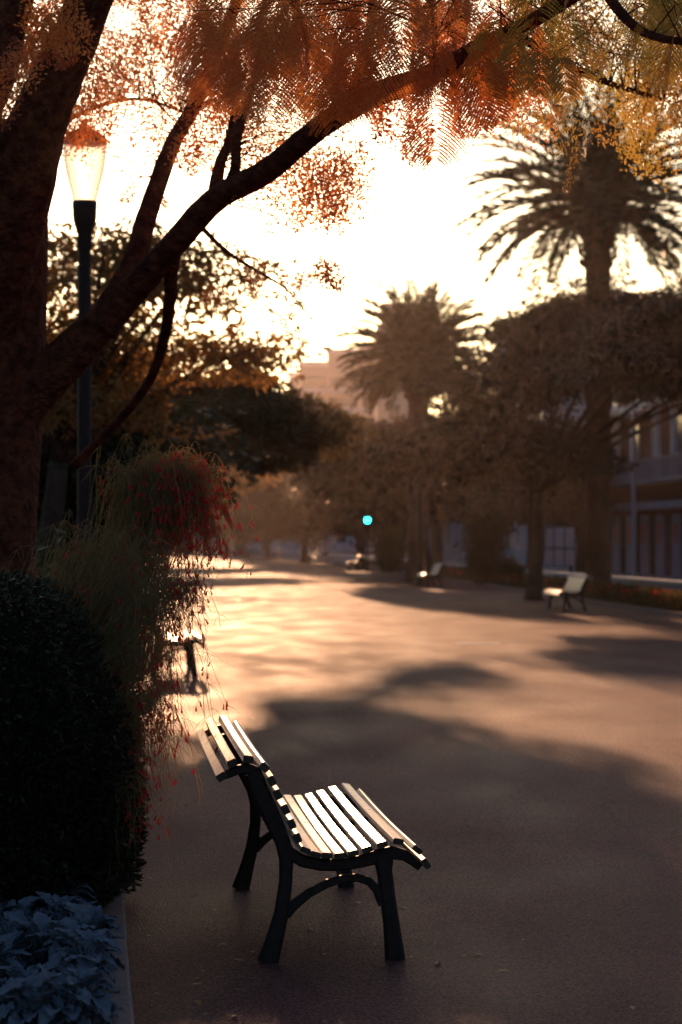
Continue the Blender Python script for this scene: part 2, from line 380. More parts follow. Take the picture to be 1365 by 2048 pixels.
def make_bench():
    root=empty('park_bench',(0,0,0),'x','bench')
    sb=MB(); bb=MB(); b1=MB(); b2=MB()
    slats(bb,BACK,{'w':.040,'t':.030},b1,(.8,.45)); slats(sb,SEAT,{'w':.043,'t':.024},b2,(0,1))
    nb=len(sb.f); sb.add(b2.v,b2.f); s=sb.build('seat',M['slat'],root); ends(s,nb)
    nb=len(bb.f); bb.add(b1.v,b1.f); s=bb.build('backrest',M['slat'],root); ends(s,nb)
    for y0 in (.02,LEN-.02):
        f=MB()
        post=[cz(*p) for p in [(405,395),(432,470),(472,560),(515,650),(552,735),(568,820),(566,930),(545,1080),(508,1220),(478,1322)]]
        f.bar(post,[.07,.075,.075,.07,.062,.056,.052,.058,.07,.085],.046,y0)
        f.bar([cz(*p) for p in [(425,420),(418,388),(380,372),(330,378),(280,400),(240,412)]],[.05,.05,.042,.036,.034,.03],.040,y0)
        f.bar([cz(*p) for p in [(545,730),(585,790),(650,828),(740,848),(830,850),(930,836),(1020,812),(1090,794),(1150,806),(1195,838),(1228,868)]],
              [.05,.052,.05,.048,.048,.05,.055,.055,.045,.038,.03],.042,y0)
        f.bar([cz(*p) for p in [(1046,800),(1052,880),(1068,1000),(1088,1150),(1106,1322)]],[.09,.062,.06,.066,.08],.048,y0)
        f.bar([cz(*p) for p in [(562,1085),(610,1038),(680,985),(770,940),(850,918),(920,914),(975,932),(1015,975),(1045,1045)]],[.05,.042,.036,.034,.032,.032,.034,.036,.04],.034,y0)
        f.build('end_frame',M['iron'],root)
    f=MB(); f.bar([cz(*p) for p in [(580,760),(640,806),(740,830),(830,832),(930,820),(1030,788),(1105,772)]],[.02]*7,.03,LEN/2); f.build('centre_strap',M['iron'],root)
    f=MB(); f.tube([(cz(850,918)[0],.03,cz(850,918)[1]),(cz(850,918)[0],LEN-.03,cz(850,918)[1])],.009,8); f.build('tie_rod',M['iron'],root)
    return root
RZ=math.atan(.108)
bench=make_bench(); bench.location=(-.297,8.52,0); bench.rotation_euler=(0,0,RZ)
tag(bench,'white slatted iron-legged bench in front, seat slats shining in the sun, standing nearest the camera','bench','slatted benches along the promenade')
G='slatted benches along the promenade'
bench.location=(-.297,8.52,-.01)
dup(bench,(-2.32,26.3,-.01),'sunlit bench half hidden behind the red-flowered bush, next along the same side',RZ)
def rbench(px,py,label,a=.09):
    p=gp(px,py,-.01)  # near-end rear foot
    an=math.pi+math.atan(a); L=LEN
    # origin is the far end for a bench turned round
    loc=(p[0]-math.sin(math.atan(a))*L, p[1]+L*.996, -.01)
    return dup(bench,loc,label,an)
rbench(1172,1222,'pale slatted bench in front of the palm trunk, largest of the benches across the promenade')
rbench(884,1174,'bench across the promenade standing left of the tall round shrub')
rbench(720,1141,'bench across the promenade standing below the green traffic signal',.07)
rbench(634,1126,'small distant bench beside the seated person in a red cap',.07)
rbench(560,1117,'second farthest of the benches on the right side of the promenade',.06)
rbench(508,1112,'farthest and smallest bench, near the end of the promenade',.06)

# ------------------------------------------------------------------ street lamps
def make_lamp():
    root=empty('street_lamp',(0,0,0),'x','street lamp')
    mb=MB(); mb.lathe([(0,0),(.17,0),(.17,.12),(.14,.2),(.13,.55),(.11,.62),(.075,.7),(.068,2.0),(.064,4.3),(.062,4.45),(.075,4.5),(.07,4.6),(.085,4.66),(.1,4.70),(.115,4.76),(.118,4.86),(.122,4.88),(.12,4.93),(0,4.93)],20)
    mb.build('post',M['iron'],root,True)
    mb=MB(); mb.lathe([(.112,4.932),(.128,5.0),(.16,5.12),(.19,5.24),(.208,5.36),(.212,5.44),(.2,5.5)],28); mb.build('globe',M['lglass'],root,True)
    mb=MB(); mb.lathe([(.222,5.49),(.225,5.52),(.17,5.58),(.08,5.63),(.03,5.66),(.035,5.7),(0,5.74)],24); mb.build('cap',M['iron'],root,True)
    return root
lamp=make_lamp(); p=at(170,403,20.5); lamp.location=(p[0],20.5,0)
tag(lamp,'tall lamp post with an urn glass globe beside the thick leaning tree trunk','street lamp','lamp posts of the promenade')
p=at(1062,820,60.5); dup(lamp,(p[0],60.5,-.01),'lamp post whose globe shows pale blue inside the broad dark crown')
p=at(841,880,78); dup(lamp,(p[0],78,-.01),'distant lamp post standing just right of the shorter palm')
# plain tall poles at the road
def make_pole(h):
    root=empty('light_pole',(0,0,0),'x','pole'); mb=MB(); mb.lathe([(0,0),(.14,0),(.14,.35),(.1,.4),(.085,h*.5),(.06,h),(0,h)],12); mb.build('shaft',M['pole'],root,True)
    mb=MB(); mb.tube([(0,0,h-.08),(.5,0,h+.25),(1.4,0,h+.35)],[.04,.035,.03],8); mb.box(1.3,1.9,-.12,.12,h+.28,h+.42); mb.build('lamp_arm',M['pole'],root); return root
pl=make_pole(8.5); p=at(1268,1100,82); pl.location=(p[0],82,0); tag(pl,'slim grey pole rising before the blue shop doors at the right','pole','road light poles')
p=at(1078,1100,92); dup(pl,(p[0],92,0),'slim grey pole rising in front of the pinkish notice board')
# traffic signal
root=empty('traffic_light',(at(735,1040,112)[0],112,0),'traffic signal showing a round green light above the promenade benches','traffic light')
mb=MB(); mb.lathe([(0,0),(.08,0),(.06,.1),(.05,2.2),(0,2.2)],12); mb.build('post',M['iron'],root,True)
mb=MB(); mb.box(-.17,.17,-.1,.1,2.2,3.45); mb.build('housing',M['iron'],root)
zc=at(735,1040,112)[2]
for i,(dz,mm,nm) in enumerate(((0,'green','green_lens'),(.35,'lens','lens'),(.7,'lens','lens'))):
    mb=MB(); r=.145
    mb.add([(r*math.cos(t*math.pi/8),-.118,zc+dz+r*math.sin(t*math.pi/8)) for t in range(16)]+[(0,-.13,zc+dz)],[(t,(t+1)%16,16) for t in range(16)])
    mb.build(nm,M[mm],root)
    mb=MB(); pts=[(.162*math.cos(R(a)),.162*math.sin(R(a))) for a in range(-10,191,20)]
    vs=[(x,-.10,zc+dz+z) for x,z in pts]+[(x*1.02,-.3,zc+dz+z*1.02) for x,z in pts]; n=len(pts)
    mb.add(vs,[(k_,k_+1,n+k_+1,n+k_) for k_ in range(n-1)]); mb.build('visor',M['iron'],root)

# notice board
p0=at(1066,1130,86); p1=at(1150,1055,86); wd=p1[0]-p0[0]
root=empty('notice_board',(p0[0],86,0),'wide pinkish notice board on posts between the two trunks at the right','notice board')
mb=MB(); mb.box(0,wd,-.03,.03,p0[2],1.28); mb.box(0,wd,-.03,.03,1.33,p1[2]); mb.build('panel',M['board'],root)
mb=MB()
for k_ in range(5): x=wd*k_/4; mb.box(x-.02,x+.02,-.05,-.032,p0[2]-.04,p1[2]+.04)
mb.box(-.05,wd+.05,-.055,-.035,1.28,1.33); mb.build('frame',M['render2'],root)
for x in (.15,wd-.15):
    mb=MB(); mb.box(x-.05,x+.05,.035,.13,0,p1[2]); mb.build('post',M['iron'],root)

# ------------------------------------------------------------------ buildings
def facade_box(root,L,D,h,m,name='wall'):
    mb=MB(); mb.box(0,D,0,L,0,h); return mb.build(name,m,root)
def windows(root,L,zs,n,wv,hh,trim=M['trimw'],y0=.8,glass=M['glass'],rail=False):
    for z in zs:
        for i in range(n):
            y=y0+(L-2*y0-wv)*i/max(n-1,1)
            fr=MB(); t=.09
            fr.box(-.06,.02,y-t,y,z-t,z+hh+t); fr.box(-.06,.02,y+wv,y+wv+t,z-t,z+hh+t); fr.box(-.058,.02,y,y+wv,z+hh,z+hh+t); fr.box(-.10,.02,y-t*.9,y+wv+t*.9,z-t*1.2,z-.002)
            fr.box(-.045,-.01,y+wv/2-.03,y+wv/2+.03,z,z+hh)
            f=fr.build('window',trim,root); g_=MB(); g_.box(-.02,.01,y+.002,y+wv-.002,z,z+hh-.002); g_.build('pane',glass,f)
AR=math.atan(.1)
def bpos(Y,extra=0): return (14.2-.1*(Y-87)+extra, Y, 0)
# shop building (right edge)
L=46; root=empty('shop_building',bpos(60),'red-brown building with blue ground-floor doors and white columns at the right edge','building',rz=AR)
facade_box(root,L,10,10.5,M['render2'])
mb=MB(); mb.box(-.9,-.003,0,L,2.95,3.25); mb.build('awning_slab',M['render1'],root)
mb=MB(); mb.box(-1.1,-.002,0,L,4.05,4.2); mb.box(-1.1,-1.0,0,L,5.0,5.07)
y=.2
while y<L: mb.box(-1.07,-1.03,y,y+.04,4.2,5.0); y+=.22
mb.build('balcony',M['render1'],root)
for y in (2,7,12,17,22,26.5,29.2,33.5,36.5,40.5,44):
    mb=MB(); mb.lathe([(.2,0),(.2,.12),(.15,.2),(.14,2.7),(.2,2.8),(.2,2.93)],16,(-.8,y,4.2)); mb.build('column',M['trimw'],root,True)
mb=MB(); mb.box(-1.15,-.004,0,L,7.14,7.5); mb.build('cornice',M['trimw'],root)
y=1.0
while y<L-2:
    d=MB(); d.box(-.07,.03,y-.25,y+1.2,.12,2.75); dd=d.build('door',M['bluedoor'],root)
    e_=MB(); e_.box(-.082,-.071,y+.25,y+.85,1.5,2.35); e_.build('poster',M['poster'] if random.random()<.6 else M['trimw'],dd)
    d=MB(); d.box(-.04,.02,y+1.3,y+2.3,.12,2.7); d.build('doorway',M['dark'],root)
    y+=2.75
windows(root,L,[4.9],12,1.3,1.9,y0=1.5)
windows(root,L,[7.9],12,1.1,1.6,y0=1.5)
# taller building with hipped roof
def hip_roof(root,L,D,h,rise,ov=.6,m=M['tile']):
    mb=MB(); a=D/2
    mb.add([(-ov,-ov,h),(D+ov,-ov,h),(D+ov,L+ov,h),(-ov,L+ov,h),(-ov,-ov,h+.2),(D+ov,-ov,h+.2),(D+ov,L+ov,h+.2),(-ov,L+ov,h+.2),(D/2,a,h+rise),(D/2,L-a,h+rise)],
           [(0,3,2,1),(0,1,5,4),(1,2,6,5),(2,3,7,6),(3,0,4,7),(4,5,8),(5,6,9,8),(6,7,9),(7,4,8,9)]); return mb.build('roof',m,root)
L=16; root=empty('apartment_building',bpos(117),'tall building with a hipped tiled roof behind the dark tree','building',rz=AR)
facade_box(root,L,9,14.2,M['render4']); hip_roof(root,L,9,14.2,1.9)
windows(root,L,[1.2,4.6,8.0,11.2],5,1.3,1.8)
L=30; root=empty('terrace_house',bpos(135,-.6),'long pale blue house glimpsed between the shorter palm and the dark tree','building',rz=AR)
facade_box(root,L,9,8.6,M['render4']); hip_roof(root,L,9,8.6,2.0); windows(root,L,[1.2,5.2],8,1.4,1.9)
# tower behind the palm
p=at(765,605,220); root=empty('tower_block',(p[0],220,0),'hazy tower block rising behind the shorter palm','building',rz=0)
mb=MB(); mb.box(0,4.6,0,12,0,p[2]); mb.build('wall',M['render3'],root)
mb=MB(); mb.box(-.55,-.003,1,11,0,at(765,650,220)[2]); mb.build('stair_tower',M['render3'],root)
for z in np.arange(2,p[2]-2,3.0):
    for x in (.7,2.7):
        mb=MB(); mb.box(x,x+1.1,-.04,.02,z,z+1.5); mb.build('window',M['glass'],root)
# stepped apartment block far off, on the slope
root=empty('stepped_apartment_block',(0,330,0),'pale stepped apartment block fading into haze on the hillside','building')
steps=[(578,748,2),(600,727,1),(655,702,0),(720,690,-1),(790,690,-2)]
for i in range(4):
    x0=at(steps[i][0],800,330)[0]; x1=at(steps[i+1][0],800,330)[0]; zt=at(600,steps[i][1],330)[2]
    mb=MB(); mb.box(x0,x1-.01,0,15-i*.5,0,zt); mb.build('wall',M['render3'],root)
    mb=MB(); mb.box(x0-.2,x1+.1,-.6+i*.01,-.003,zt-.5,zt+.3); mb.build('parapet',M['trimw'],root)
    z=3.5
    while z<zt-2.5:
        mb=MB(); mb.box(x0+.35,x1-.35,-.05,.03,z,z+1.5); mb.build('window',M['glass'],root)
        mb=MB(); mb.box(x0+.1,x1-.15,-1.2-.01*i,-.005,z-1.1,z-.15); mb.build('balcony',M['render4'],root)
        z+=3.1
p=at(325,1030,238); q=at(485,1030,238)
root=empty('low_pavilion',(p[0],238,0),'low bluish building closing the far end of the promenade','building')
mb=MB(); mb.box(0,q[0]-p[0],0,8,0,p[2]); mb.build('wall',M['render1'],root)
mb=MB(); mb.box(-.4,q[0]-p[0]+.4,-1.4,8.4,p[2]+.003,p[2]+.4); mb.build('roof',M['render4'],root)
for k_ in range(5):
    x=.6+k_*(q[0]-p[0]-2)/4
    mb=MB(); mb.box(x,x+.35,-1.1,-.8,0,p[2]); mb.build('column',M['trimw'],root)
    mb=MB(); mb.box(x+.6,x+1.5,-.03,.02,.3,2.6); mb.build('window',M['glass'],root)
for i,(x,yv,L,D,h,mm,lb) in enumerate([(-60,120,40,14,9,'render3','cream building hidden behind the left-hand trees, nearer one'),(-56,180,50,14,10,'render4','pale building hidden behind the left-hand trees, farther one'),(-36,290,70,12,9,'render4','long building across the far end behind the trees')]):
    root=empty('side_building',(x,yv,0),lb,'building'); mb=MB()
    if i<2: mb.box(0,D,0,L,0,h)
    else: mb.box(0,L,0,D,0,h)
    mb.build('wall',M[mm],root)
    r_=MB()
    if i<2: r_.box(-.3,D+.3,-.3,L+.3,h+.003,h+.4)
    else: r_.box(-.3,L+.3,-.3,D+.3,h+.003,h+.4)
    r_.build('roof',M['tile'],root)
    if i==2:
        for z in (1.2,4.6):
            for k_ in range(14):
                m2=MB(); m2.box(1+k_*4.9,2.4+k_*4.9,-.05,.02,z,z+1.8); m2.build('window',M['glass'],root)

# ------------------------------------------------------------------ foliage machinery
def unit(v): return v/(np.linalg.norm(v,axis=-1,keepdims=True)+1e-9)
def leaf_quads(c, d, l, w, flat=.5):
    """rhombic leaves at c pointing along d"""
    n=len(c); rnd=unit(RNG.normal(size=(n,3))*np.array([1,1,1])+np.array([0,0,flat*2]))
    side=unit(np.cross(d,rnd)); l=np.asarray(l).reshape(-1,1); w=np.asarray(w).reshape(-1,1)
    a=c; b=c+d*l*.45+side*w*.5; t=c+d*l; e=c+d*l*.45-side*w*.5
    return np.stack([a,b,t,e],1)
# ground areas that lie in the sun (leaves that would shade them are cut from the crowns)
def inpoly(x,y,poly):
    ins=np.zeros(len(x),bool); n=len(poly)
    for i in range(n):
        x0,y0=poly[i]; x1,y1=poly[(i+1)%n]
        c_=((y0>y)!=(y1>y))&(x<(x1-x0)*(y-y0)/(y1-y0+1e-12)+x0); ins^=c_
    return ins
LIT=[gp(*p)[:2] for p in [(250,1165),(420,1175),(560,1168),(640,1172),(800,1215),(1000,1238),(1110,1246),(1130,1292),(940,1316),(800,1335),(690,1385),(520,1390),(470,1420),(430,1500),(300,1540),(150,1450),(200,1250)]]
LIT2=[gp(*p)[:2] for p in [(330,1116),(480,1122),(490,1132),(340,1134)]]
BSPOT=[tuple(gp(px,py)[:2]) for px,py in [(1140,1220),(862,1174),(705,1141),(622,1126),(550,1117),(500,1112),(360,1350)]]
def prune(Q):
    c=Q.mean(1); t=c[:,2]/SUN[2]; gx=c[:,0]-t*SUN[0]; gy=c[:,1]-t*SUN[1]
    kill=(inpoly(gx,gy,LIT)&(RNG.random(len(gx))<.97))|inpoly(gx,gy,LIT2)
    t=(c[:,1]-9.4)/SUN[1]; bx=c[:,0]-t*SUN[0]; bz=c[:,2]-t*SUN[2]
    kill|=(bx>-.8)&(bx<.42)&(bz>.365)&(bz<.95)&(c[:,1]>12)
    for (ax,ay) in BSPOT:
        t=(c[:,1]-ay)/SUN[1]; bx=c[:,0]-t*SUN[0]; bz=c[:,2]-t*SUN[2]
        kill|=(np.abs(bx-ax)<.75)&(bz>.28)&(bz<1.0)&(c[:,1]>ay+2)
    return Q[~kill]
def clumps(centres, per, rad, l, w, droop=.3):
    """flattened clumps of leaves"""
    n=len(centres); N=n*per
    base=np.repeat(np.asarray(centres),per,0)
    o=RNG.normal(size=(N,3)); o=o/np.maximum(1,np.linalg.norm(o,axis=1,keepdims=True)/1.6)
    rr=np.repeat(RNG.uniform(.6,1.3,n),per)[:,None]
    c=base+o*np.array(rad)*rr
    d=unit(o*np.array([1,1,.4])+RNG.normal(size=(N,3))*.6+np.array([0,0,-droop]))
    return leaf_quads(c,d,RNG.uniform(.6,1.3,N)*l,RNG.uniform(.6,1.3,N)*w)
def umbrella_centres(n,c,rx,ry,top,drop,thick):
    out=[]
    for i in range(n):
        r=math.sqrt(random.random()); a=random.random()*2*math.pi
        wob=.35*math.sin(a*3+c[0])+.25*math.sin(a*5+1)
        out.append((c[0]+rx*r*(1+.1*wob)*math.cos(a),c[1]+ry*r*(1+.1*wob)*math.sin(a),top-drop*r**2.2-thick*random.random()*(1-.55*r)+.15*wob*r))
    return out
def ellip_centres(n,c,rx,ry,rz,shell=.55):
    out=[]
    for i in range(n):
        v=np.random.default_rng(random.randrange(1<<30)).normal(size=3); v/=np.linalg.norm(v); r=shell+(1-shell)*random.random()**.7
        out.append((c[0]+v[0]*rx*r,c[1]+v[1]*ry*r,c[2]+v[2]*rz*r))
    return out
def limbs(mb,fork,centres,k,r0,n=7):
    for ct in random.sample(list(centres),min(k,len(centres))):
        f=np.array(fork); e=np.array(ct); mid=f*.5+e*.5+np.array([0,0,.12*np.linalg.norm(e-f)])+np.array([random.gauss(0,.15) for _ in range(3)])
        pts=[f*(1-t)**2+2*mid*t*(1-t)+e*t*t for t in (0,.2,.4,.6,.8,1)]
        mb.tube(pts,[r0,r0*.8,r0*.6,r0*.42,r0*.28,r0*.12],n)
def trunk(mb,pts,rad,n=12,jit=.12):
    # subdivide
    P_=[];R_=[]
    for i in range(len(pts)-1):
        for t in np.linspace(0,1,5)[:-1]:
            P_.append(np.array(pts[i])*(1-t)+np.array(pts[i+1])*t+np.array([random.gauss(0,.01),random.gauss(0,.01),0])); R_.append(rad[i]*(1-t)+rad[i+1]*t)
    P_.append(np.array(pts[-1],float)); R_.append(rad[-1]); mb.tube(P_,R_,n,jit)
def tree(name,base,fork,r,centres,per,crad,l,w,lm,label,group=None,bark='bark',nl=14,cut=True,droop=.3,cat='tree'):
    root=empty(name,(base[0],base[1],0),label,cat,group)
    b=np.array([base[0],base[1],0.])
    mb=MB(); f=np.array(fork)-b
    trunk(mb,[(0,0,-.05),(0,0,.25),f*.5+np.array([.05,0,0]),f],[r*1.5,r*1.1,r*.95,r*.8])
    limbs(mb,f,[np.array(c_)-b for c_ in centres],nl,r*.55)
    mb.build('trunk',M[bark],root,True)
    Q=clumps(centres,per,crad,l,w,droop)
    if cut: Q=prune(Q)
    Q=Q-b
    quads_obj('crown',Q,M[lm],root); return root

# --- left side of the promenade
GL='trees along the left side of the promenade'
c_=umbrella_centres(190,(-4.0,40),3.95,3.6,5.15,1.65,.9)
c_=[p for p in c_ if True]
tree('umbrella_tree',(-5.6,40.5),(-4.6,40,2.6),.22,c_,400,(.4,.4,.13),.15,.06,'leaf_a','dark umbrella-shaped tree arching over the promenade, its crown sloping down towards the hillside block',GL)
c_=umbrella_centres(85,(-3.0,28),1.7,2.4,5.75,.6,1.1)+umbrella_centres(75,(-2.6,28.5),1.7,2.2,4.7,.35,1.1)+umbrella_centres(45,(-3.4,28.5),1.5,2.2,3.9,.3,.9)
tree('feathery_tree',(-4.2,28.5),(-3.7,28,2.7),.16,c_,105,(.42,.42,.09),.13,.05,'leaf_g','feathery golden-edged tree behind the nearest lamp post, sky showing between its layers',GL,nl=22)
c_=umbrella_centres(120,(-6.2,64),4.7,4.6,7.0,2.0,2.0)
tree('umbrella_tree',(-8.3,64),(-7.4,64,3),.25,c_,300,(.7,.7,.28),.24,.1,'leaf_a','second umbrella tree on the left, its crown filling the gap under the arching one',GL)
src=None
for i,(x,yv,rx,top,lb) in enumerate([(-9.8,92,5.2,7.0,'golden-green tree glowing in the haze left of the promenade end'),
                              (-13.5,124,5.5,8.0,'tree farther back on the left, rounder and dimmer'),
                              (-18,160,6,8.5,'small-looking tree near the end of the left row')]):
    c_=umbrella_centres(100,(x+1.2+i*1.7,yv),rx,rx,top,2.3,2.6)  # crowns pushed sideways so their shade falls across the promenade
    tree('shade_tree',(x,yv),(x,yv,3),.28,c_,230,(.85,.85,.35),.32,.14,'leaf_g',lb,GL)
for i,(x,yv,top,rr,lb) in enumerate([(-22,210,10,7,'leafy tree left of the low bluish building'),(-12.5,262,10,7,'tree standing behind the low bluish building'),
                               (-8,225,9.5,5.2,'hazy tree closing the promenade just right of the low bluish building'),(-31,240,11,8,'tree at the far left end of the rows')]):
    c_=ellip_centres(70,(x,yv,top*.6),rr,rr,top*.42)
    tree('far_tree',(x,yv),(x,yv,2.5),.3,c_,220,(1.2,1.2,.7),.5,.24,'leaf_g',lb,'trees at the end of the promenade',nl=8)
# second row behind, on the left, filling the dark mass
for i,(x,yv,top,lb) in enumerate([(-4.5,34.5,4.7,'dark leafy tree behind the lamp post, lower than the feathery one'),(-7.4,51,6.0,'dark tree in the second row at the left'),(-10.8,80,7.5,'dark tree deeper in the second row at the left')]):
    c_=ellip_centres(95,(x,yv,top*.56),2.0+i,2.0+i,top*.42)
    tree('dark_tree',(x,yv),(x,yv,1.8),.2,c_,300,(.6,.6,.4),.22,.1,'leaf_d',lb,'second row of trees at the left',nl=8)
# --- right side
GR='trees along the right side of the promenade'
c_=[p for p in umbrella_centres(200,(6.5,58.5),4.8,4.4,8.7,2.2,3.0)]
c_=[(x,yv,z-(max(0,6.4-x))*.50) for x,yv,z in c_]+umbrella_centres(55,(4.6,58),2.4,3,4.9,.9,1.5)+umbrella_centres(30,(2.5,58),1.3,2,4.9,.9,1.2)
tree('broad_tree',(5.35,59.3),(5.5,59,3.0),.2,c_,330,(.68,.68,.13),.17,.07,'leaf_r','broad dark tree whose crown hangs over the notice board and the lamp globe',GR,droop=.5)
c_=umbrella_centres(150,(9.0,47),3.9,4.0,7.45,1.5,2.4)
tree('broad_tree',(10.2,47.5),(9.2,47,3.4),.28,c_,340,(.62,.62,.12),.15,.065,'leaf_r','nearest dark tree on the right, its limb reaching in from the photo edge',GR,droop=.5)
for i,(x,yv,rr,top,lb) in enumerate([(1.1,122,3.9,7.8,'dense round-headed tree behind the green traffic signal'),(3.3,99,3.7,7.2,'round-headed tree in front of the shorter palm, leaning over the promenade'),
                               (3.9,88,2.6,5.9,'smaller round-headed tree leaning over the promenade just behind the egg-shaped shrub'),(-2.6,150,4.3,8.8,'round-headed tree farther along the right side, left of the signal'),(-6.5,188,4.6,9.2,'farthest round-headed tree on the right side')]):
    lo=yv in (99,88); c_=ellip_centres(110,(x-(1.8 if lo else 0),yv,top*(.75 if lo else .58)),rr,rr,top*(.25 if lo else .42))  # two of these crowns are set off their trunks to shade the promenade
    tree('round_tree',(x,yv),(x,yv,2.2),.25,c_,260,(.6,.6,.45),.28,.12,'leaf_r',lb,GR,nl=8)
for i,(x,yv,rr,top,lb) in enumerate([(6.5,150,5,9.5,'street tree beyond the road, below the tower block'),(1.5,190,5.5,9.5,'street tree beyond the road, below the stepped apartment block'),(-3,240,6,10,'farthest street tree below the stepped apartment block'),(10.9,97,2.2,6.6,'dark street tree standing behind the notice board'),(9.8,110,2.3,7.0,'dark street tree across the road, behind the tall egg-shaped shrub')]):
    sm=i>2; c_=ellip_centres(70,(x-(.7 if i==3 else 1.9 if i==4 else 0),yv,top*(.64 if sm else .62)),rr,rr,top*(.34 if sm else .4))
    tree('street_tree',(x,yv),(x,yv,2.6),.25,c_,300 if sm else 220,(.6,.6,.35) if sm else (1.0,1.0,.6),.22 if sm else .36,.16,'leaf_g' if i<3 else 'leaf_r',lb,'trees beyond the road',nl=8)
# clipped shrubs in the right bed
def shrub(x,yv,rr,h,lb,lm='leaf_d',nc=50,name='round_shrub',group='clipped shrubs in the right bed',l=.09):
    root=empty(name,(x,yv,0),lb,'shrub',group)
    c_=ellip_centres(nc,(0,0,h*.52),rr*.85,rr*.85,h*.46,.5)
    quads_obj('foliage',clumps(c_,220,(rr*.28,rr*.28,h*.1),l,l*.45),M[lm],root)
    mb=MB(); limbs(mb,(0,0,.1),c_,10,.03,5); mb.build('stems',M['bark'],root); return root
p=gp(966,1172); shrub(p[0]+.1,p[1],.85,3.4,'tall egg-shaped shrub between two benches across the promenade',l=.13)
p=gp(783,1150); shrub(p[0],p[1],.65,2.2,'greyish rounded shrub right of the green traffic signal',l=.13)
p=gp(1016,1180); shrub(p[0]+.4,p[1]+4,.5,1.0,'low shrub beside the slim dark trunk',l=.1,nc=20)
for i,(x,yv,rr,h,lb) in enumerate([(-3.0,15.5,.9,1.9,'dark shrub in the left bed behind the thick trunk'),(-3.7,20.5,.9,1.8,'dark shrub by the foot of the nearest lamp post'),(-4.9,31,1.2,1.9,'dark shrub behind the half-hidden bench'),(-6.6,45,1.4,2.2,'dark shrub under the arching umbrella tree'),(-8.2,57,1.6,2.4,'dark shrub in the left bed beyond the arching tree'),(-11,76,2,2.6,'farthest dark shrub of the left bed')]):
    shrub(x,yv,rr,h,lb,group='dark shrubs in the left bed',nc=45,l=.09+yv*.001)

# --- palms
def palm(h,r,boss,nf,fl,label,loc):
    root=empty('palm_tree',loc,label,'palm','canary palms of the promenade')
    mb=MB(); prof=[(r*1.25,0),(r*1.05,.5),(r,1.5)]
    z=1.5
    while z<h-boss: prof.append((r*(1+.05*math.sin(z*9)),z)); z+=.18
    prof+=[(r*1.0,h-boss),(r*1.28,h-boss+.15),(r*1.12,h-boss+.35),(r*1.05,h-boss+.6),(r*1.3,h-boss+.9),(r*1.55,h-.5*boss),(r*1.5,h-.25*boss),(r*1.0,h),(0,h+.1)]
    mb.lathe(prof,26)
    # old frond stubs
    for k_ in range(150):
        z=h-boss+.1+random.random()*(boss-.1); a=random.random()*6.28; rr=r*(1.15+.3*((z-h+boss)/boss)); 
        p0=np.array([rr*math.cos(a),rr*math.sin(a),z]); mb.tube([p0,p0+np.array([math.cos(a)*.13,math.sin(a)*.13,.12])],[.06,.035],5)
    mb.build('trunk',M['palmbark'],root,True)
    qs=[]; rach=MB()
    for k_ in range(nf):
        el=R(82-104*((k_+.5)/nf)**.9+random.uniform(-6,6)); a=k_*2.399963+random.uniform(-.1,.1); L=fl*random.uniform(.85,1.1)*(1 if el>0 else .85)
        pts=[]; p=np.array([0,0,h-.15]); e=el; n=22
        for j in range(n+1):
            pts.append(p.copy()); t=j/n; dd=np.array([math.cos(a)*math.cos(e),math.sin(a)*math.cos(e),math.sin(e)]); p=p+dd*L/n; e-=R(1.0+2.9*t)*(1 if el<1.2 else .6)
        rach.tube(pts,[.035*(1-.8*j/n) for j in range(n+1)],4)
        P_=np.array(pts)
        m_=44
        for side in (-1,1):
            tt=np.linspace(.14,.995,m_); idx=tt*n; i0=np.minimum(idx.astype(int),n-1); fr=(idx-i0)[:,None]
            c0=P_[i0]*(1-fr)+P_[i0+1]*fr; tg=unit(P_[i0+1]-P_[i0]); sd=unit(np.cross(tg,[0,0,1]))*side; upv=np.cross(sd*side,tg)
            d=unit(tg*.75+sd*.85+upv*RNG.uniform(.0,.55,(m_,1))+np.array([0,0,-.12])+RNG.normal(size=(m_,3))*.06)
            ll=.50*np.sin(np.pi*(.12+.83*tt))**.7+.08
            qs.append(leaf_quads(c0,d,ll*RNG.uniform(.85,1.1,m_),np.full(m_,.085),.2))
    rach.build('frond_ribs',M['palmbark'],root)
    quads_obj('crown',np.concatenate(qs),M['leaf_p'],root); return root
p=at(1196,400,61); palm(p[2],.36,2.0,110,4.3,'tallest palm with a thick knobbly head standing against the white sky',(p[0],61,0))
p=at(838,722,84); palm(p[2],.42,1.6,150,3.5,'shorter palm with drooping fronds in front of the tower block',(p[0],84,0))

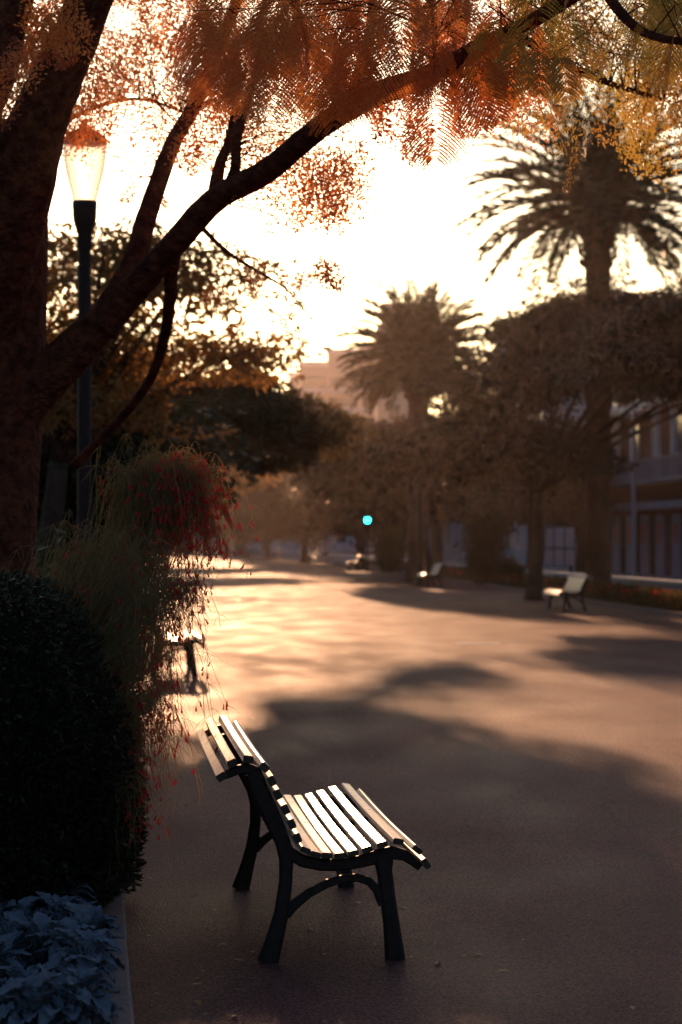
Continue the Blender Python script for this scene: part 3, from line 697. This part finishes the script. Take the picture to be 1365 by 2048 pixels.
# --- near jacaranda
def frond(base, dirv, L, npin, nlf, lw, droop=.5, wid=.42, flat=False):
    """bipinnate frond: pinnae on both sides of the rib, leaflets on both sides of each pinna"""
    d=unit(np.array(dirv,float)); pts=[]; p=np.array(base,float); n=npin
    for j in range(n+1):
        pts.append(p.copy()); d=unit(d+np.array([0,0,-droop/n])); p=p+d*L/n
    P_=np.array(pts); qs=[]; lines=[]
    hz=unit(np.array([random.gauss(0,1),random.gauss(0,.6),random.gauss(0,.25)]))
    if flat: hz=unit(np.array([1.,random.uniform(-.6,.6),random.uniform(-.1,.1)]))
    for j in range(1,n+1):
        t=j/n; tg=unit(P_[j]-P_[j-1]); sd=unit(hz-tg*np.dot(hz,tg)); pl=L*wid*math.sin(math.pi*(.14+.78*t))**.8*random.uniform(.85,1.1)
        nr=np.cross(tg,sd)
        for s_ in (-1,1):
            m_=max(4,int(nlf*pl/(L*wid))); u_=np.linspace(.08,1,m_)
            pd=unit(sd*s_*.9+tg*.45+nr*.1); sag=np.array([0,0,-1.])*.28*pl
            c0=P_[j]+pd*(u_[:,None]*pl)+sag*(u_[:,None]**2)+tg*(u_[:,None]**2)*pl*.12
            tan=unit(pd*pl+2*sag*u_[:,None]+tg*.24*pl*u_[:,None]); side=unit(np.cross(tan,nr))
            ll=lw*(.6+.5*np.sin(np.pi*u_*.9))
            for q_ in (-1,1):
                dd=unit(side*q_+tan*.45+nr*RNG.normal(0,.15,(m_,1))); 
                a=c0; t_=c0+dd*ll[:,None]; ww=tan*(ll*(.46 if lw<.02 else .26))[:,None]
                qs.append(np.stack([a,a*.45+t_*.55+ww,t_,a*.45+t_*.55-ww],1))
            lines.append((P_[j],c0[len(c0)//2],c0[-1]))
    Q=np.concatenate(qs)
    if lw<.02: Q=Q+RNG.normal(0,.0004,(len(Q),1,3))
    if lw>.02:
        k=RNG.random(len(Q))>.42; Q=Q[k]; m_=Q.mean(1,keepdims=True); Q=m_+(Q-m_)*RNG.uniform(.6,1.3,(len(Q),1,1))+RNG.normal(0,.010,(len(Q),1,3))
    return Q,P_,lines
def ribbons(lines_pts,rad,mb):
    for pts in lines_pts: mb.tube(pts,rad,3,caps=False)
jr=empty('jacaranda_tree',(-2.27,13.2,0),'big jacaranda at the left with thick leaning limbs and feathery leaves in flare-tinted orange across the top','tree')
jb=np.array([-2.27,13.2,0.])
mb=MB()
def limb(ptsrad,n=12,jit=.1):
    P_=[at(a,b,z)-jb for a,b,z,_ in ptsrad]; R_=[r_ for *_,r_ in ptsrad]
    # smooth by Catmull-Rom
    pp=[P_[0]]+P_+[P_[-1]]; out=[];rr=[]
    for i in range(len(P_)-1):
        for t in np.linspace(0,1,7)[:-1]:
            a,b,c0,d0=pp[i],pp[i+1],pp[i+2],pp[i+3]
            out.append(.5*((2*b)+(-a+c0)*t+(2*a-5*b+4*c0-d0)*t*t+(-a+3*b-3*c0+d0)*t**3)); rr.append(R_[i]*(1-t)+R_[i+1]*t)
    out.append(P_[-1]); rr.append(R_[-1]); mb.tube(out,rr,n,jit); return [o+jb for o in out]
mb.tube([(-.1,0,-.05),(-.08,0,.3),(-.05,0,.9),(-.05,0,1.6),(-.04,0,2.4),(0,.0,3.3),(0,0,3.9),(.0,0,4.25)],[.62,.5,.44,.43,.45,.46,.44,.3],16,.08)
LM=[]
LM.append(limb([(-20,900,13.2,.2),(60,790,13.1,.16),(150,700,13,.13),(230,620,12.9,.1),(330,510,12.6,.08),(430,400,12.2,.074),(530,345,11.8,.068),(640,255,11.3,.062),(740,195,10.8,.062),(860,150,10.3,.052),(950,100,10,.043),(1060,45,9.7,.036),(1170,-20,9.4,.03),(1300,-90,9.2,.025)]))
LM.append(limb([(200,660,12.9,.12),(262,540,12.95,.075),(298,420,13.1,.06),(345,290,13.3,.052),(395,200,13.4,.045),(440,90,13.5,.04),(500,-60,13.6,.03)]))
LM.append(limb([(-60,640,13,.33),(5,440,12.7,.26),(75,250,12.4,.17),(140,100,12,.135),(195,-40,11.8,.12),(250,-200,11.6,.1)]))
LM.append(limb([(-120,400,12.5,.24),(-60,240,12.2,.17),(0,90,12,.13),(50,-120,11.8,.11)]))
LM.append(limb([(105,250,12.2,.05),(150,110,11.9,.042),(228,-30,11.6,.036)]))
LM.append(limb([(428,402,12.2,.05),(440,330,12.2,.032),(462,270,12.2,.026),(480,150,12.2,.02)]))
LM.append(limb([(450,392,12.1,.05),(470,340,12.0,.03),(478,260,11.9,.026),(520,120,11.8,.02)]))
LM.append(limb([(348,500,12.55,.05),(343,545,12.7,.042),(340,600,12.9,.038),(330,670,13.2,.034),(300,760,13.6,.03),(230,850,14,.03),(150,930,14.2,.035)]))
LM.append(limb([(700,215,10.9,.045),(725,130,10.6,.03),(740,60,10.4,.025),(752,-60,10.2,.02)]))
LM.append(limb([(690,225,11,.04),(650,140,11.1,.03),(600,40,11.2,.025),(560,-80,11.2,.02)]))
LM.append(limb([(900,145,10.2,.02),(980,152,10,.016),(1070,152,9.9,.013),(1150,190,9.8,.008)]))
LM.append(limb([(1180,-80,9.5,.03),(1230,10,9.3,.024),(1290,65,9.2,.02),(1380,82,9.1,.016),(1500,60,9.0,.014)]))
LM.append(limb([(100,260,14.5,.02),(190,215,14.8,.014),(280,198,15,.012),(370,225,15,.008)]))
LM.append(limb([(1020,60,11.5,.03),(1100,110,12,.022),(1200,160,12.3,.018),(1330,200,12.5,.012)]))
LM.append(limb([(390,440,14,.02),(450,500,14.4,.014),(520,545,14.8,.010),(575,580,15,.007),(625,640,15.2,.005)]))
LM.append(limb([(860,-60,9.3,.012),(866,60,9.1,.006),(870,160,9.05,.003)]))
allp=np.array([p for l_ in LM for p in l_])
fq=[];fo=[];twig=MB();ribs=MB()
def put(px,py,z,L,dirv,npin,nlf,lw,droop=.6,rib=True,wid=.42,flat=False):
    b=at(px,py,z); Q,P_,ln=frond(b,dirv,L,npin,nlf,lw,droop,wid,flat); (fq if px<random.gauss(1050,60) else fo).append(Q)  # flare-orange leaves to the left, olive ones to the right
    if rib:
        ribs.tube([p-jb for p in P_[::2]],[.0014]*len(P_[::2]),3,caps=False)
        for l_ in ln: ribs.tube([p-jb for p in l_],[.0009,.0008,.0005],3,caps=False)
    # twig to the nearest limb
    dd=np.linalg.norm(allp-b,axis=1); k_=int(np.argmin(dd+RNG.uniform(0,.25,len(dd)))); e=allp[k_]
    if dd[k_]<1.1:
        mid=(b+e)/2+np.array([0,0,.04]); q1=e*.7+b*.3+RNG.normal(0,.04,3)+np.array([0,0,.07]); q2=e*.3+b*.7+RNG.normal(0,.03,3)+np.array([0,0,.05]); twig.tube([e-jb,q1-jb,q2-jb,b-jb],[.0045,.003,.0022,.0014],4,caps=False)
def rdir(dn=.9): 
    a=random.random()*6.283; return (math.cos(a)*random.uniform(.2,.8),math.sin(a)*.5,-dn*random.uniform(.5,1.2))
# named sharp ones
for (x,yv,L,dx,dz) in [(548,20,.46,-.03,-1),(520,40,.4,-.25,-1),(600,10,.42,.15,-1),(872,128,.42,-.02,-1),(930,110,.34,.25,-1),(940,90,.32,.5,-1),(700,60,.34,.1,-1),(640,60,.36,.2,-1),(770,30,.42,-.4,-1),(720,70,.36,-.25,-1),(455,30,.36,-.2,-1),(830,-20,.44,-.4,-1),(1080,90,.2,.0,-1),(1040,70,.26,-.3,-1),(1120,100,.2,.2,-1)]:
    put(x,yv,random.uniform(8.9,9.3),L,(dx,random.uniform(-.25,.25),dz),int(32*L),26,.0125,.3,wid=.42,flat=True)
for k_ in range(44):
    x=random.uniform(370,1010); yv=random.uniform(-150,80); put(x,yv,random.uniform(8.8,10.3),random.uniform(.26,.42),rdir(),11,22,.0125)
for k_ in range(22):
    x=random.uniform(1000,1420); yv=random.uniform(-150,40); put(x,yv,random.uniform(8.8,10),random.uniform(.25,.4),rdir(),10,20,.0125)
def far(n,x0,x1,y0,y1,z0,z1,L=(.3,.45)):
    for k_ in range(n): put(random.uniform(x0,x1),random.uniform(y0,y1),random.uniform(z0,z1),random.uniform(*L),rdir(),9,9,.026,rib=False)
far(120,100,420,-140,150,12.5,17); far(80,380,720,-100,190,12,16); far(14,100,260,130,210,13.5,15); far(26,300,640,170,260,12.5,14.5)
far(22,560,720,250,330,11.8,13); far(85,700,1060,-100,80,12,14.5); far(30,900,1120,60,170,11,13.5); far(95,1040,1420,-100,150,11.5,15.5); far(10,1240,1400,140,230,11.5,14); far(20,1200,1420,20,140,10.8,14)
far(7,600,715,290,380,11.8,12.8,(.2,.3)); far(7,110,230,170,240,13,14.5,(.25,.4)); far(5,360,470,230,330,12,13.2,(.2,.3)); far(6,1120,1290,190,270,11.8,12.8,(.26,.36)); far(9,740,860,150,230,11,12.4,(.2,.3)); far(9,430,640,500,700,14,17,(.14,.22)); far(3,640,670,480,540,12,12.5,(.15,.2))
far(3,270,320,350,420,13,13.4,(.12,.18))
far(22,20,150,-80,60,12.8,14.5,(.3,.4)); far(10,-10,90,60,200,12.6,13.6,(.25,.35)); far(12,60,150,-60,60,10.8,11.8,(.2,.3)); far(8,0,70,70,210,11,11.8,(.18,.26))
mb.build('trunk',M['bark_j'],jr,True)
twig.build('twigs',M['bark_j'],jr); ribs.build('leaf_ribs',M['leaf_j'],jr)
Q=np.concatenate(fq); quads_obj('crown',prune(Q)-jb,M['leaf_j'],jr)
quads_obj('olive_green_leaves',prune(np.concatenate(fo))-jb,M['leaf_jb'],jr)
print('jac quads',len(Q))

# --- firecracker bushes: arching reed stems with red tubes
def spray(root_pts, tips, n, seg, rad, sm, twigs, tw_len, flowers, fl_box, lean=.5):
    pass
def firecracker(name,label,org,heads,nst,nfl,xfl):
    """heads: list of (px,py,Z,spread,hang) mounds the stems arch over"""
    root=empty(name,(org[0],org[1],.06),label,'bush','red firecracker bushes'); o=np.array([org[0],org[1],.06])
    Q=[];FQ=[]
    def ribbon(P_,w0,w1):
        P_=np.array(P_); k=len(P_); v=unit(np.array([random.gauss(0,1),random.gauss(0,1),0])); wd=np.linspace(w0,w1,k)[:,None]
        tg=unit(np.gradient(P_,axis=0)); s_=unit(np.cross(tg,v)); s2=np.cross(tg,s_)
        for q_ in (s_,s2):
            a=P_+q_*wd; b=P_-q_*wd
            Q.append(np.stack([a[:-1],a[1:],b[1:],b[:-1]],1))
    wsum=[h[5] for h in heads]
    for k_ in range(nst):
        hx,hy,hz,spr,hang,_=random.choices(heads,wsum)[0]
        top=at(hx,hy,hz)+np.array([random.gauss(0,spr*.75),random.gauss(0,spr*.9),random.gauss(0,spr*.55)-spr*.2])
        st=o+np.array([random.gauss(0,.12),random.gauss(0,.15),random.random()*.2])
        out=unit(np.array([random.gauss(.35,.7),random.gauss(-.1,.8),0])); L=hang*random.uniform(.2,1.15)
        end=top+out*L*random.uniform(.05,.75)+np.array([0,0,-L])
        pts=[]
        for t in np.linspace(.35,1,9): pts.append(st*(1-t)**2+2*t*(1-t)*(st*.5+top*.5+np.array([-.05,0,.25*np.linalg.norm(top-st)]))+top*t*t)
        c1=top+out*L*.3+np.array([0,0,.04])
        arc=[top*(1-t)**2+2*t*(1-t)*c1+end*t*t+np.array([random.gauss(0,.004),random.gauss(0,.004),0]) for t in np.linspace(0,1,10)[1:]]
        ribbon(pts+arc,.0018,.0008)
        # whorls of twigs
        for a in arc+pts[-2:]:
            for r_ in range(random.randint(0,2)):
                d=unit(np.array([random.gauss(0,.6),random.gauss(0,.6),-random.uniform(.1,1.1)])); l=random.uniform(.03,.11)
                ribbon([a,a+d*l*.5,a+d*l+np.array([0,0,-.015])],.0009,.0005)
        if k_<nfl*2.2 and (end[0]>xfl or random.random()<.22):
            for a in random.sample(arc[3:],3):
                for r_ in range(random.randint(1,3)):
                    b=a+np.array([random.gauss(0,.012),random.gauss(0,.012),random.gauss(0,.015)]); d=unit(np.array([random.gauss(.1,.3),random.gauss(0,.3),-1])); l=random.uniform(.018,.032); w=.0036
                    s1=unit(np.cross(d,[0,1,0.1])); s2=np.cross(d,s1)
                    for (u_,v_) in ((s1,s2),(s2,-s1),(-s1,-s2),(-s2,s1)):
                        FQ.append(np.stack([b+u_*w*.5,b+v_*w*.5,b+d*l+v_*w*1.2,b+d*l+u_*w*1.2])[None])
    mbx=quads_obj('stems',np.concatenate(Q)-o,M['stem'],root)
    f=quads_obj('flowers',np.concatenate(FQ)-o,M['redf'],root); f['kind']='stuff'
    return root
firecracker('firecracker_bush','tall mound of thin weeping stems thick with red flowers, left of the promenade',(-1.25,10.6),
   [(330,925,10.3,.13,.42,3),(365,945,10.2,.09,.45,3),(290,950,10.3,.1,.4,2),(255,930,10.4,.12,.25,.7),(390,985,10.2,.04,.3,.8)],440,330,-.88)
firecracker('firecracker_bush','lower cascade of wiry brown stems with few red flowers spilling over the kerb',(-1.45,9.7),
   [(180,1090,9.8,.16,.4,1.5),(250,1110,9.7,.14,.5,1.4),(290,1180,9.6,.12,.5,1.3),(340,1150,9.7,.07,.22,.5),(110,1120,9.8,.14,.4,1),(265,1290,9.5,.1,.5,2),(290,1390,9.4,.08,.35,1.2),(255,1450,9.3,.05,.4,.6),(375,1165,9.7,.03,.25,.4),(245,1560,9.1,.04,.3,.3)],470,80,-.98)
# dark dense hedge
hr=empty('dense_hedge',(-1.75,9.6,.06),'tall dark rounded hedge at the left edge behind the silver-leaved plants','hedge')
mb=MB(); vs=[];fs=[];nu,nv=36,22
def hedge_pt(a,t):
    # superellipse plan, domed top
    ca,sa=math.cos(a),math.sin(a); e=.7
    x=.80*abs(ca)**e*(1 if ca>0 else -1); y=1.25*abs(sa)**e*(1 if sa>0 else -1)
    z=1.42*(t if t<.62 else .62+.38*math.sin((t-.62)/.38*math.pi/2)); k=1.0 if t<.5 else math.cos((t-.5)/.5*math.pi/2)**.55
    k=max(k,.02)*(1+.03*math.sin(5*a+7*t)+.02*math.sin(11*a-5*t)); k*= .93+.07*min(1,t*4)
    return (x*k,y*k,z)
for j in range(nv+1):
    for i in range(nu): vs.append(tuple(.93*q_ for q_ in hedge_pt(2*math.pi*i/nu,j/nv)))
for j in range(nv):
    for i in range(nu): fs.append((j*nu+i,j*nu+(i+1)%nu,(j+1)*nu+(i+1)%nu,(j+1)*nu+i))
mb.add(vs,fs); mb.build('inner_core',M['hcore'],hr,True)  # solid near-black hull filling the hedge under its leaves
n=60000; C=np.array([hedge_pt(random.random()*6.283,random.random()) for _ in range(n)])*RNG.uniform(.93,1.03,(n,1))
D=unit(C*np.array([1,1,0])+RNG.normal(size=(n,3))*.5+np.array([0,0,.2]))
quads_obj('foliage',leaf_quads(C,D,RNG.uniform(.025,.05,n),RNG.uniform(.012,.02,n)),M['hedge'],hr)

# silver-leaved plants
def silver_plant(seed):
    rs=random.Random(seed); mb=MB()
    for k_ in range(46):
        a=rs.random()*6.283; el=R(rs.uniform(-5,85)); L=rs.uniform(.04,.085); W=L*rs.uniform(.62,.85); b=np.array([math.cos(a)*.03*rs.random(),math.sin(a)*.03,rs.uniform(.02,.16)])
        d=np.array([math.cos(a)*math.cos(el),math.sin(a)*math.cos(el),math.sin(el)]); s_=np.array([-math.sin(a),math.cos(a),0]); nrm=np.cross(d,s_)
        if nrm[2]<0: nrm=-nrm
        nx_,ny_=9,6; vs=[]
        ph=rs.random()*6
        b0=b+d*.03
        for i in range(nx_+1):
            t=i/nx_; wv=W*.5*math.sin(math.pi*min(1,(t*.86+.07)))**.42*(1+.07*math.sin(t*22+ph))
            for j in range(ny_+1):
                s=j/ny_*2-1
                vs.append(b0+d*L*t*(1-.12*abs(s))+s_*wv*s+nrm*(L*.24*s*s+.006*math.sin(t*19+ph+s*3)*abs(s)-L*.6*t*t)+np.array([0,0,-L*.15*t*t]))
        mb.add(vs,[(i*(ny_+1)+j,i*(ny_+1)+j+1,(i+1)*(ny_+1)+j+1,(i+1)*(ny_+1)+j) for i in range(nx_) for j in range(ny_)])
        mb.tube([(0,0,0),b,b0+d*.005],[.004,.003,.002],5)
    return mb
protos=[]
spots=[]
for (px,py) in [(-15,1985),(40,2030),(110,2010),(165,2040),(215,1985),(240,2035),(20,1930),(85,1950),(140,1965),(190,1935),(-10,1890),(50,1885),(110,1880),(160,1870),(130,1840),(175,1895),(-60,1960),(-60,2040),(5,2075),(70,2090),(135,2095),(205,2085)]:
    spots.append((px,py))
for i,(px,py) in enumerate(spots):
    p=gp(px,py+25,.06)
    if i<4:
        o=silver_plant(i+3).build('silver_leaf_plant',M['silver'],None,True); protos.append(o)
    else:
        s_=protos[i%4]; o=s_.copy(); col.objects.link(o)
    o.location=(min(p[0],line(KL,p[1])-.16),p[1],.06); o.rotation_euler=(0,0,random.random()*6); o.scale=(random.uniform(.85,1.25),)*3
    tag(o,'wavy blue-grey leaved bedding plant in the dense clump at the bottom left corner','plant','silver-leaved bedding plants')

# beds on the right: red flowers, grass
mbq=[]; n=26000
t=RNG.random(n); yv=36+130*t**1.6; xk=np.interp(yv,[p[1] for p in KR],[p[0] for p in KR]); C=np.stack([xk+.15+RNG.random(n)*.9,yv,.04+RNG.random(n)*.38],1)
D=unit(RNG.normal(size=(n,3))*.7+np.array([0,0,1]))
o=quads_obj('bedding_foliage',leaf_quads(C,D,RNG.uniform(.1,.2,n),RNG.uniform(.04,.08,n)),M['leaf_a']); tag(o,'dark green bedding plants edging the right side of the promenade','bedding plants',kind='stuff')
n=4200; t=RNG.random(n); yv=36+130*t**1.6; xk=np.interp(yv,[p[1] for p in KR],[p[0] for p in KR]); cl=np.sin(yv*1.7)+np.sin(yv*.6+1)
C=np.stack([xk+.15+RNG.random(n)*.9,yv,.26+RNG.random(n)*.18],1)[cl>-.5]; D=unit(RNG.normal(size=(len(C),3))+np.array([0,0,.6]))
o=quads_obj('red_blossoms',leaf_quads(C,D,RNG.uniform(.06,.1,len(C)),RNG.uniform(.05,.08,len(C))),M['redf']); tag(o,'red blossoms over the bedding plants at the right','flowers',kind='stuff')
n=40000; yv=36+100*RNG.random(n)**1.4; xa=np.interp(yv,[p[1] for p in KR],[p[0] for p in KR])+1.1; xb=np.interp(yv,[p[1] for p in WL],[p[0] for p in WL])-.05
C=np.stack([xa+(xb-xa)*RNG.random(n),yv,np.full(n,.03)],1); D=unit(RNG.normal(size=(n,3))*.35+np.array([0,0,1]))
o=quads_obj('grass',leaf_quads(C,D,RNG.uniform(.06,.14,n),RNG.uniform(.01,.02,n)),M['grass']); tag(o,'yellow-green grass strip before the low pale wall','grass',kind='stuff')
# ground cover in left bed
n=30000; yv=10+60*RNG.random(n)**1.5; xk=np.interp(yv,[6.95,50,206],[-.671,-5.7,-24]); C=np.stack([xk-.2-RNG.random(n)*3,yv,.06+RNG.random(n)*.25],1); D=unit(RNG.normal(size=(n,3))*.7+np.array([0,0,1]))
o=quads_obj('ground_cover',leaf_quads(C,D,RNG.uniform(.06,.12,n),RNG.uniform(.03,.05,n)),M['leaf_d']); tag(o,'dark low ground cover in the left bed','ground cover',kind='stuff')

# fallen leaves
fl=None
for k_ in range(90):
    if fl is None:
        mb=MB(); mb.add([(-.02,0,0),(-.006,.009,.004),(.012,.008,.005),(.026,0,.002),(.012,-.008,.001),(-.006,-.008,.003)],[(0,1,2,3,4,5)]); fl=mb.build('fallen_leaf',M['dryleaf']); o=fl
    else: o=fl.copy(); col.objects.link(o)
    yv=7.2+14*random.random()**1.6; xl=line(KL,yv)+.03; o.location=(xl+abs(random.gauss(0,1.0)),yv,-.006); o.rotation_euler=(random.gauss(0,.1),random.gauss(0,.1),random.random()*6); o.scale=(random.uniform(.6,1.3),)*3
    tag(o,'small dry leaf lying on the asphalt around the front bench','leaf','fallen leaves on the asphalt')

# seated person with a red cap, on the low wall
p=at(642,1118,150); px_=line(WL,150)
pr=empty('person',(px_-.05,150,0),'distant person in a pale shirt and red cap sitting on the low wall','person')
me=bpy.data.meshes.new('body'); V=[(.1,0,.66),(.08,0,.9),(.05,0,1.08),(.03,0,1.16),(.0,0,1.28),(.05,-.18,1.06),(-.05,-.24,.85),(-.22,-.18,.74),(.05,.18,1.06),(-.05,.24,.85),(-.22,.18,.74),(-.3,-.1,.64),(-.34,-.1,.32),(-.36,-.1,.06),(-.46,-.1,.03),(-.3,.1,.64),(-.34,.1,.32),(-.36,.1,.06),(-.46,.1,.03),(.06,-.09,.64),(.06,.09,.64)]
E=[(0,1),(1,2),(2,3),(3,4),(2,5),(5,6),(6,7),(2,8),(8,9),(9,10),(0,19),(19,11),(11,12),(12,13),(13,14),(0,20),(20,15),(15,16),(16,17),(17,18)]
RD=[.15,.14,.13,.055,.1,.06,.045,.035,.06,.045,.035,.075,.055,.04,.035,.075,.055,.04,.035,.09,.09]
me.from_pydata(V,E,[]); bo=bpy.data.objects.new('body',me); col.objects.link(bo); bo.parent=pr
sk=bo.modifiers.new('skin','SKIN'); 
for i,r_ in enumerate(RD): me.skin_vertices[0].data[i].radius=(r_,r_)
me.skin_vertices[0].data[0].use_root=True
bo.modifiers.new('sub','SUBSURF').levels=1; me.materials.append(M['shirt'])
mb=MB(); mb.lathe([(.115,1.29),(.118,1.34),(.1,1.39),(.05,1.42),(0,1.43)],14); mb.box(-.22,-.09,-.07,.07,1.29,1.305); mb.build('cap',M['cap'],pr,True)
for s_ in (-1,1):
    mb=MB(); mb.tube([(.04,.1*s_,.655),(-.3,.1*s_,.645),(-.345,.1*s_,.33),(-.36,.1*s_,.1)],[.1,.085,.066,.056],10); mb.build('trouser_leg',M['trouser'],pr,True)

# ------------------------------------------------------------------ haze
mb=MB(); mb.box(-820,820,-80,820,-1.01,46)
hz=mb.build('haze',bpy.data.materials.new('haze_air')); m=hz.data.materials[0]; m.use_nodes=True; nt=m.node_tree; nt.nodes.remove(nt.nodes['Principled BSDF'])
v=nt.nodes.new('ShaderNodeVolumePrincipled'); v.inputs['Color'].default_value=(.97,.85,.80,1); v.inputs['Density'].default_value=.00008; v.inputs['Anisotropy'].default_value=.84
nt.links.new(v.outputs[0],nt.nodes['Material Output'].inputs['Volume']); tag(hz,kind='stuff')
